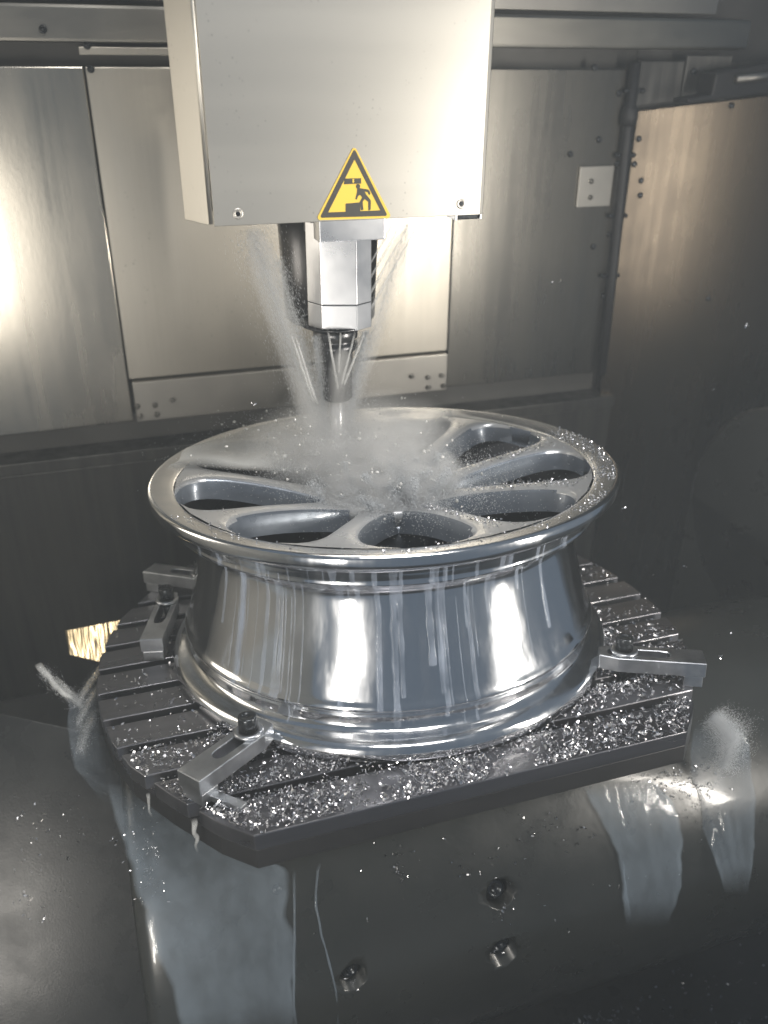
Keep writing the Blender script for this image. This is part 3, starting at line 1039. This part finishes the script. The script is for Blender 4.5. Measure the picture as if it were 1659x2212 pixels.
# flood of coolant over the far half of the wheel face
vs, fs = [], []
na, nr = 90, 14
for i in range(na + 1):
    a = R(47 + (161 - 47) * i / na)
    for k in range(nr + 1):
        r0_ = .085 + .03 * mnoise.noise(Vector((math.cos(a) * 3, math.sin(a) * 3, 2)))
        r1_ = .2615 + .003 * mnoise.noise(Vector((math.cos(a) * 25, math.sin(a) * 25, 0)))
        r_ = r0_ + (r1_ - r0_) * k / nr
        z_ = .2175 + (.0025 if k < nr else 0) - .012 * max(0, (.2 - r_) / .1) + .0035 * mnoise.noise(Vector((r_ * math.cos(a) * 22, r_ * math.sin(a) * 22, 5)))
        vs.append((r_ * math.cos(a), r_ * math.sin(a), z_))
for i in range(na):
    for k in range(nr):
        fs.append((i * (nr + 1) + k, (i + 1) * (nr + 1) + k, (i + 1) * (nr + 1) + k + 1, i * (nr + 1) + k + 1))
film = MB().add(vs, fs, True).build('coolant_flood', 'milk_film')
at = film.data.attributes.new('fade', 'FLOAT', 'POINT')
for i in range(na + 1):
    for k in range(nr + 1):
        at.data[i * (nr + 1) + k].value = min(1, min(i, na - i) / 7) * min(1, k / 6)
film.matrix_world = T_at(0, 0, .0012)
tag(film, 'smooth milky flood of coolant covering the far half of the wheel face', 'coolant')

# drips down the rim
mb = MB()
outp = smooth_prof(PROF)
outp = [q for q in outp if q[0] > .2155 and .022 < q[1] < .2]
outp = [q for i, q in enumerate(outp) if i == 0 or q[1] < outp[i - 1][1]]
for _ in range(54):
    az = R(random.choice([rnd(198, 330), rnd(205, 240), rnd(262, 300)]))
    i0 = random.choice([0, 0, 0, 6, 20, 30])
    i1 = min(len(outp) - 1, i0 + int(rnd(15, len(outp))))
    wd = random.choice([.0004, .0005, .0006, .0009, .0024, .0034])
    vs, fs = [], []
    for j, i in enumerate(range(i0, i1)):
        r_, z_ = outp[i]
        a = az + .0022 * mnoise.noise(Vector((az * 40, z_ * 25, 0)))
        ww = wd * (1 + .5 * mnoise.noise(Vector((az * 90, z_ * 60, 3))))
        for s_, l_ in ((-1, .0002), (0, .0002 + wd * .55), (1, .0002)):
            b = a + s_ * ww / r_
            vs.append(((r_ + l_) * math.cos(b), (r_ + l_) * math.sin(b), z_))
        if j:
            q = 3 * j
            fs += [(q - 3, q - 2, q + 1, q), (q - 2, q - 1, q + 2, q + 1)]
    mb.add(vs, fs, True)
dr = mb.build('coolant_drips', 'drip', None, fixn=False)
dr.matrix_world = T_at(0, 0, .0012)
tag(dr, 'thin milky coolant drips running down the polished rim', 'coolant drips', kind='stuff')

# splash: droplets and torn foam thrown up round the cutter
def ico(r_):
    bm = bmesh.new()
    bmesh.ops.create_icosphere(bm, subdivisions=1, radius=r_)
    V = [v_.co.copy() for v_ in bm.verts]
    Fc = [tuple(v_.index for v_ in f.verts) for f in bm.faces]
    bm.free()
    return V, Fc


IV, IF = ico(1)
RNG = np.random.default_rng(11)
TV = np.array([(1, 1, 1), (1, -1, -1), (-1, 1, -1), (-1, -1, 1)], float)
TF = np.array([(0, 1, 2), (0, 3, 1), (0, 2, 3), (1, 3, 2)])
TMN = np.array(TM.to_3x3())


class Specks:
    """tens of thousands of tiny water particles in one mesh"""
    def __init__(self):
        self.p, self.r, self.d, self.s = [], [], [], []

    def add(self, p, r0, r1, d=None, st=1.):
        n_ = len(p)
        self.p.append(p)
        self.r.append(RNG.uniform(r0, r1, n_))
        self.d.append(np.tile(np.array(d if d is not None else (0, 0, 1.), float), (n_, 1)))
        self.s.append(np.full(n_, st))

    def cone(self, a, b, ra, rb, n_, r0, r1, st=6):
        a, b = np.array(a), np.array(b)
        d = b - a
        L_ = np.linalg.norm(d)
        d = d / L_
        s1 = np.cross(d, (0.3, .9, .1))
        s1 /= np.linalg.norm(s1)
        s2 = np.cross(d, s1)
        u = RNG.uniform(0, 1, n_)
        rr0 = (ra + (rb - ra) * u) * np.abs(RNG.normal(0, .7, n_))
        an = RNG.uniform(0, 6.2832, n_)
        p = a + np.outer(u * L_, d) + np.outer(rr0 * np.cos(an), s1) + np.outer(rr0 * np.sin(an), s2)
        self.add(p, r0, r1, d, st)

    def build(self, name, material):
        p, r_, d, st = (np.concatenate(q) for q in (self.p, self.r, self.d, self.s))
        n_ = len(p)
        q = RNG.normal(size=(n_, 4))
        q /= np.linalg.norm(q, axis=1)[:, None]
        w_, x, y, z = q.T
        M_ = np.stack([np.stack([1 - 2 * (y * y + z * z), 2 * (x * y - z * w_), 2 * (x * z + y * w_)], -1), np.stack([2 * (x * y + z * w_), 1 - 2 * (x * x + z * z), 2 * (y * z - x * w_)], -1), np.stack([2 * (x * z - y * w_), 2 * (y * z + x * w_), 1 - 2 * (x * x + y * y)], -1)], 1)
        v_ = np.einsum('nij,kj->nki', M_, TV) * r_[:, None, None]
        v_ = v_ + d[:, None, :] * (np.einsum('nki,ni->nk', v_, d) * (st - 1)[:, None])[:, :, None]
        v_ = (v_ + p[:, None, :]).reshape(-1, 3)
        f_ = (TF[None] + 4 * np.arange(n_)[:, None, None]).reshape(-1)
        me = bpy.data.meshes.new(name)
        me.vertices.add(len(v_))
        me.vertices.foreach_set('co', v_.reshape(-1))
        me.loops.add(len(f_))
        me.loops.foreach_set('vertex_index', f_.astype(np.int32))
        me.polygons.add(len(f_) // 3)
        me.polygons.foreach_set('loop_start', np.arange(0, len(f_), 3, dtype=np.int32))
        me.update(calc_edges=True)
        me.materials.append(MAT[material])
        o = bpy.data.objects.new(name, me)
        COL.objects.link(o)
        return o


# (a) fine white spray boiling over the hub, thrown outwards and up
HUB = Vector((.012, -.022, .193))
CUT = Vector((-.038, .085, .205))
sk = Specks()
for c_, sg_, n_ in ((HUB, (.050, .056, .019), 60000), (CUT, (.048, .042, .026), 36000), (Vector((-.075, .125, .205)), (.055, .05, .015), 16000)):
    p = np.array(c_) + RNG.normal(size=(n_, 3)) * sg_
    p[:, 2] = c_.z + np.abs(p[:, 2] - c_.z)
    # clumps: keep the particles near random filaments
    k_ = np.array([mnoise.noise(Vector(q * 38) + Vector((3, 9, 1))) * .6 + mnoise.noise(Vector(q * 95)) * .4 for q in p])
    p = p[k_ > RNG.uniform(-.35, .35, n_)]
    sk.add(p @ TMN.T, .00014, .00036)
for _ in range(70):
    an = rnd(0, 6.2832)
    d0 = abs(random.gauss(0, .03))
    base = HUB + Vector((d0 * math.cos(an), d0 * math.sin(an), 0))
    tip = base + Vector((math.cos(an) * rnd(.005, .04), math.sin(an) * rnd(.005, .04), rnd(.008, .040)))
    sk.cone(TM @ base, TM @ tip, .004, rnd(.004, .011), 700, .00014, .00036, 3)
spf = sk.build('coolant_burst', 'foam_speck')
tag(spf, 'white burst of atomised coolant boiling over the hub of the wheel', 'spray', kind='stuff')

# (b) spray cones between the head, the spindle nose and the cutter
sk = Specks()
CW = TM @ CUT
A_, B_ = .00005, .00011
sk.cone(onY(545, 500, .06), CW + Vector((-.012, 0, .02)), .020, .017, 12000, A_, B_, 16)
sk.cone(onY(600, 560, .08), CW, .010, .014, 5600, A_, B_, 16)
sk.cone(Vector((AX - .028, AY - .02, .36)), CW + Vector((-.006, 0, .01)), .005, .012, 6000, A_, B_, 16)
sk.cone(Vector((AX + .030, AY - .02, .36)), CW + Vector((.006, 0, .01)), .007, .014, 8800, A_, B_, 16)
sk.cone(onY(880, 480, .07), CW, .012, .012, 2800, A_, B_, 16)
sk.cone(CW + Vector((0, 0, .06)), CW + Vector((0, 0, -.004)), .010, .036, 14400, A_, .00016, 6)
spc = sk.build('coolant_spray', 'foam_speck')
tag(spc, 'hazy cones of coolant spray converging on the cutter from the spindle head', 'spray', kind='stuff')

# froth where the coolant leaves the table
sk = Specks()
for a, b, ra, rb, n_ in ((onX(1540, 1545, .31), onX(1590, 1600, .33), .012, .020, 9000), (onX(1590, 1590, .33), onX(1560, 1660, .32), .016, .010, 6000)):
    sk.cone(a, b, ra, rb, n_ * 3, .00006, .00016, 2)
fr = sk.build('coolant_froth', 'foam_speck')
tag(fr, 'pale froth of coolant curling over the right rounded table edge', 'froth', kind='stuff')
sk = Specks()
for L_ in ([(110, 660, -.395), (190, 760, -.39), (330, 880, -.375), (450, 980, -.365)], [(600, 640, -.362), (510, 780, -.362), (425, 920, -.362)], [(570, 840, -.362), (490, 960, -.362), (410, 1130, -.362)], [(560, 1050, -.362), (490, 1160, -.362), (430, 1380, -.362)]):
    for q0, q1 in zip(L_, L_[1:]):
        sk.cone(zz1(*q0), zz1(*q1), .0065, .0055, 1100, .00006, .00016, 5)
fs_ = sk.build('spout_spray', 'foam_speck')
tag(fs_, 'white spray round the spouts that leave the left slot ends', 'spray', kind='stuff')

# (c) bigger droplets
mb = MB()
for _ in range(420):
    c_ = random.choice([HUB, CUT, CUT, Vector((-.09, .14, .205))])
    p = c_ + Vector((random.gauss(0, .05), random.gauss(0, .045), abs(random.gauss(0, .03)) + .002))
    if random.random() < .25:
        p = CUT + Vector((random.gauss(0, .03), random.gauss(0, .02), rnd(.0, .07)))
    s_ = rnd(.0007, .0020) * (1.5 if random.random() < .05 else 1)
    st = Vector((rnd(.7, 1.3), rnd(.7, 1.3), rnd(.7, 1.5))) * s_
    p = TM @ p
    mb.add([(p.x + q.x * st.x, p.y + q.y * st.y, p.z + q.z * st.z) for q in IV], IF, True)
spd = mb.build('coolant_droplets', 'foam', None, fixn=False)
tag(spd, 'round white droplets of coolant thrown up where the cutter meets the wheel', 'splash', kind='stuff')

# (d) the finest mist: soft clouds and cones
def mist_material(name, dens, nscale, lo, hi, cone):
    pm = bpy.data.materials.new(name)
    pm.use_nodes = True
    pm.node_tree.nodes.clear()
    out = nd(pm, 'ShaderNodeOutputMaterial')
    pv = nd(pm, 'ShaderNodeVolumePrincipled')
    pv.inputs['Color'].default_value = (.97, .97, .96, 1)
    lk(pm, pv.outputs[0], out.inputs['Volume'])
    vec = coords(pm, (1, 1, .0) if cone else (1, 1, 1))
    ln = nd(pm, 'ShaderNodeVectorMath', operation='LENGTH')
    lk(pm, vec, ln.inputs[0])
    fo = rng(pm, ln.outputs['Value'], .0, 1.0, 1, 0)
    nn_ = rng(pm, noise(pm, coords(pm, (1, 1, .12) if cone else (1, 1, 1)), nscale, 4, .6), lo, hi)
    mu = nd(pm, 'ShaderNodeMath', operation='MULTIPLY')
    lk(pm, fo, mu.inputs[0])
    lk(pm, nn_, mu.inputs[1])
    m2 = nd(pm, 'ShaderNodeMath', operation='MULTIPLY')
    lk(pm, mu.outputs[0], m2.inputs[0])
    m2.inputs[1].default_value = dens
    lk(pm, m2.outputs[0], pv.inputs['Density'])
    return pm


bm = bmesh.new()
bmesh.ops.create_icosphere(bm, subdivisions=3, radius=1)
cloud_me = bpy.data.meshes.new('spray_cloud')
bm.to_mesh(cloud_me)
bm.free()


def cloud(name, mt, mm, label):
    me = cloud_me.copy()
    me.materials.append(mm)
    o = bpy.data.objects.new(name, me)
    COL.objects.link(o)
    o.matrix_world = mt
    return tag(o, label, 'mist', kind='stuff')


cloud('spray_cloud', TM @ Matrix.Translation((-.02, .05, .235)) @ Matrix.Diagonal((.14, .13, .065, 1)), mist_material('fine_mist', 30, 2.2, .28, .68, False), 'soft white cloud of coolant mist hanging between the cutter and the hub of the wheel')
cloud('spray_cloud', TM @ Matrix.Translation((.012, -.015, .205)) @ Matrix.Diagonal((.085, .080, .045, 1)), mist_material('boiling_mist', 170, 2.6, .40, .60, False), 'dense torn puff of white coolant boiling over the hub of the wheel')
cone_mm = mist_material('cone_mist', 80, 1.6, .25, .65, True)


def cone_cloud(a, b, ra, rb, label):
    """tapered round column from a to b"""
    a, b = Vector(a), Vector(b)
    L_ = (b - a).length
    n_ = 20
    vs_, fs_2 = [], []
    for k in range(9):
        t = k / 8
        e = min(1, .35 + 4 * t, .35 + 5 * (1 - t))
        for q in range(n_):
            c = 2 * math.pi * q / n_
            vs_.append((math.cos(c) * e * (1 + (rb / ra - 1) * t), math.sin(c) * e * (1 + (rb / ra - 1) * t), t * L_ / ra))
    for k in range(8):
        for q in range(n_):
            fs_2.append((k * n_ + q, k * n_ + (q + 1) % n_, (k + 1) * n_ + (q + 1) % n_, (k + 1) * n_ + q))
    fs_2 += [tuple(range(n_))[::-1], tuple(8 * n_ + q for q in range(n_))]
    o = MB().add(vs_, fs_2, True).build('spray_cone', cone_mm)
    o.matrix_world = Matrix.Translation(a) @ (b - a).to_track_quat('Z', 'Y').to_matrix().to_4x4() @ Matrix.Scale(ra, 4)
    tag(o, label, 'spray', kind='stuff')


cone_cloud(onY(545, 492, .06), CW + Vector((-.010, 0, .01)), .020, .022, 'broad hazy cone of coolant falling from the left underside of the spindle head')
cone_cloud(Vector((AX - .026, AY - .02, .362)), CW + Vector((-.006, 0, .01)), .008, .018, 'narrow hazy cone of coolant along the left of the cutter')
cone_cloud(Vector((AX + .028, AY - .02, .362)), CW + Vector((.006, 0, .01)), .010, .020, 'narrow hazy cone of coolant along the right of the cutter')
cone_cloud(Vector((AX, AY - .03, .345)), CW + Vector((0, -.01, .0)), .016, .034, 'hazy sleeve of coolant spray wrapped round the cutter')
cone_cloud(onY(880, 484, .07), CW + Vector((.01, 0, .03)), .014, .014, 'faint hazy cone of coolant falling from the right underside of the spindle head')

# ================================================================== CHIPS
def flake(mb, pos, size, up=Vector((0, 0, 1))):
    L_ = size * rnd(.7, 1.5)
    W_ = size * rnd(.22, .5)
    curl = rnd(.3, 1.6)
    q = Matrix.Rotation(rnd(0, 6.28), 3, 'Z') @ Matrix.Rotation(random.gauss(0, .7), 3, 'X') @ Matrix.Rotation(random.gauss(0, .7), 3, 'Y')
    vs = []
    for i in range(4):
        u = i / 3 - .5
        th_ = u * curl * 2
        x = math.sin(th_) / (2 * curl) * 2 * L_ * .5
        z = (1 - math.cos(th_)) / (2 * curl) * L_
        tw = W_ * (1 - .6 * abs(u))
        for s_ in (-1, 1):
            vs.append(Vector(pos) + q @ Vector((x, s_ * tw / 2, z)))
    mb.add(vs, [(0, 1, 3, 2), (2, 3, 5, 4), (4, 5, 7, 6)])


def in_slot(y): return any(abs(y - s) < SW for s in SLOT)


mb = MB()
cnt = 0
while cnt < 5200:
    x, y = rnd(-.345, .345), -.3 + .6 * abs(random.gauss(0, .33))
    if y > .3 or abs(x) > xext(y) - .004 or math.hypot(x, y) < .263:
        continue
    dens = mnoise.noise(Vector((x * 14, y * 14, 3))) * .5 + .5
    side = 1 if y < -.12 else .35
    if x < -.2:
        side *= .55
    if random.random() > dens ** 2.6 * 4.2 * side:
        continue
    if in_slot(y) and random.random() < .85:
        continue
    z_ = -.015 if in_slot(y) else .0012 + abs(random.gauss(0, .002)) * dens * 1.6
    flake(mb, (x, y, z_), random.choice([rnd(.0016, .004), rnd(.0024, .005), rnd(.0035, .0068)]))
    cnt += 1
for _ in range(1500):
    az = R(rnd(196, 352))
    r_ = .262 + abs(random.gauss(0, .010))
    x, y = r_ * math.cos(az), r_ * math.sin(az)
    if y < -.297 or abs(x) > xext(y) - .003 or mnoise.noise(Vector((x * 30, y * 30, 8))) < rnd(-.4, .3):
        continue
    flake(mb, (x, y, .0012 + abs(random.gauss(0, .003))), rnd(.0016, .0048))
ch = mb.build('aluminium_chips', 'chip', None, fixn=False)
ch.matrix_world = TM
tag(ch, 'scattered shiny aluminium chips strewn over the slotted table top', 'metal chips', kind='stuff')

mb = MB()
for _ in range(900):
    az = R(random.choice([rnd(195, 365), rnd(300, 372), rnd(325, 370)]))
    r_ = rnd(.236, .2605) if random.random() < .8 else rnd(.20, .245)
    if r_ < .236 and random.random() < .5:
        continue
    dn = mnoise.noise(Vector((az * 6, r_ * 60, 1))) * .5 + .5
    if random.random() > dn * 1.5:
        continue
    flake(mb, (r_ * math.cos(az), r_ * math.sin(az), .2165 + (r_ - .238) * .16 + .0012), rnd(.0015, .0036))
for _ in range(700):                            # on the spokes to the right and round the hub
    az = R(rnd(270, 372))
    k = round((az - SP0) / (2 * math.pi / NSP))
    r_ = rnd(.07, .225)
    sw = .7 * (r_ - .16) ** 2 * 6 - .25 * (r_ - .15)
    a = SP0 + k * 2 * math.pi / NSP + sw + random.gauss(0, .006) / r_
    top = .2145 - .030 * max(0, (.225 - r_) / .165) ** 1.5
    flake(mb, (r_ * math.cos(a), r_ * math.sin(a), top + .0022), rnd(.0018, .004))
cw_ = mb.build('aluminium_chips', 'chip', None, fixn=False)
cw_.matrix_world = T_at(0, 0, .0012)
tag(cw_, 'shiny aluminium chips lying on the lip and spokes of the wheel', 'metal chips', kind='stuff')

mb = MB()
def cyl_chips(n_, cxp, cyp, sx, sy, s0=.002, s1=.0045):
    for _ in range(n_):
        px, py = random.gauss(cxp, sx), random.gauss(cyp, sy)
        p = on_cyl(px, py, CR + .002)
        flake(mb, p, rnd(s0, s1))
for args in ((60, 300, 1830, 25, 50), (40, 330, 1900, 20, 30), (26, 862, 1880, 8, 25), (14, 1010, 1865, 30, 15), (30, 1180, 1800, 50, 18), (120, 1440, 1690, 45, 22), (60, 1520, 1700, 25, 40), (14, 1085, 1965, 12, 22), (8, 1080, 2060, 14, 10), (8, 762, 2125, 10, 8), (40, 1150, 1880, 200, 60)):
    cyl_chips(*args)
for _ in range(90):
    px, py = rnd(20, 260), rnd(1700, 2000)
    flake(mb, onX(px, py, -.40), rnd(.0015, .004))
for _ in range(170):
    px = rnd(1180, 1659)
    flake(mb, onZ(px, rnd(max(1990, 2290 - (px - 1100) * .55), 2212), -.697), rnd(.002, .006))
cc = mb.build('aluminium_chips', 'chip', None, fixn=False)
tag(cc, 'sparse aluminium chips stuck on the wet cradle below the table', 'metal chips', kind='stuff')

# ================================================================== MIST in the enclosure
hz = MB().box((-2.1, -1.5, -.70), (2.4, 1.7, 1.3)).build('haze', 'dark')
hm = bpy.data.materials.new('coolant_haze')
hm.use_nodes = True
nt = hm.node_tree
nt.nodes.clear()
out = nt.nodes.new('ShaderNodeOutputMaterial')
pv = nt.nodes.new('ShaderNodeVolumePrincipled')
pv.inputs['Color'].default_value = (.86, .94, 1.0, 1)
pv.inputs['Density'].default_value = .068
pv.inputs['Anisotropy'].default_value = .2
nt.links.new(pv.outputs[0], out.inputs['Volume'])
hz.data.materials.clear()
hz.data.materials.append(hm)
tag(hz, 'fine coolant mist hanging in the machine enclosure', 'mist', kind='stuff')

mb = MB()
for px, py, Y in ((1612, 702, .1), (1540, 840, .1), (1590, 905, .15), (1345, 1096, -.1), (366, 1142, -.2), (1620, 826, .1), (1190, 612, .2), (1215, 610, .2), (548, 874, 0), (1445, 660, .2), (1410, 1245, -.1), (1480, 1225, -.1), (1455, 1380, -.2), (1560, 1420, -.2), (1575, 1370, -.2)):
    for _ in range(random.choice([1, 1, 2])):
        flake(mb, onY(px + rnd(-4, 4), py + rnd(-3, 3), Y), rnd(.003, .006))
fc = mb.build('flying_chips', 'chip', None, fixn=False)
tag(fc, 'single bright chips flung through the air around the wheel', 'metal chips', kind='stuff')
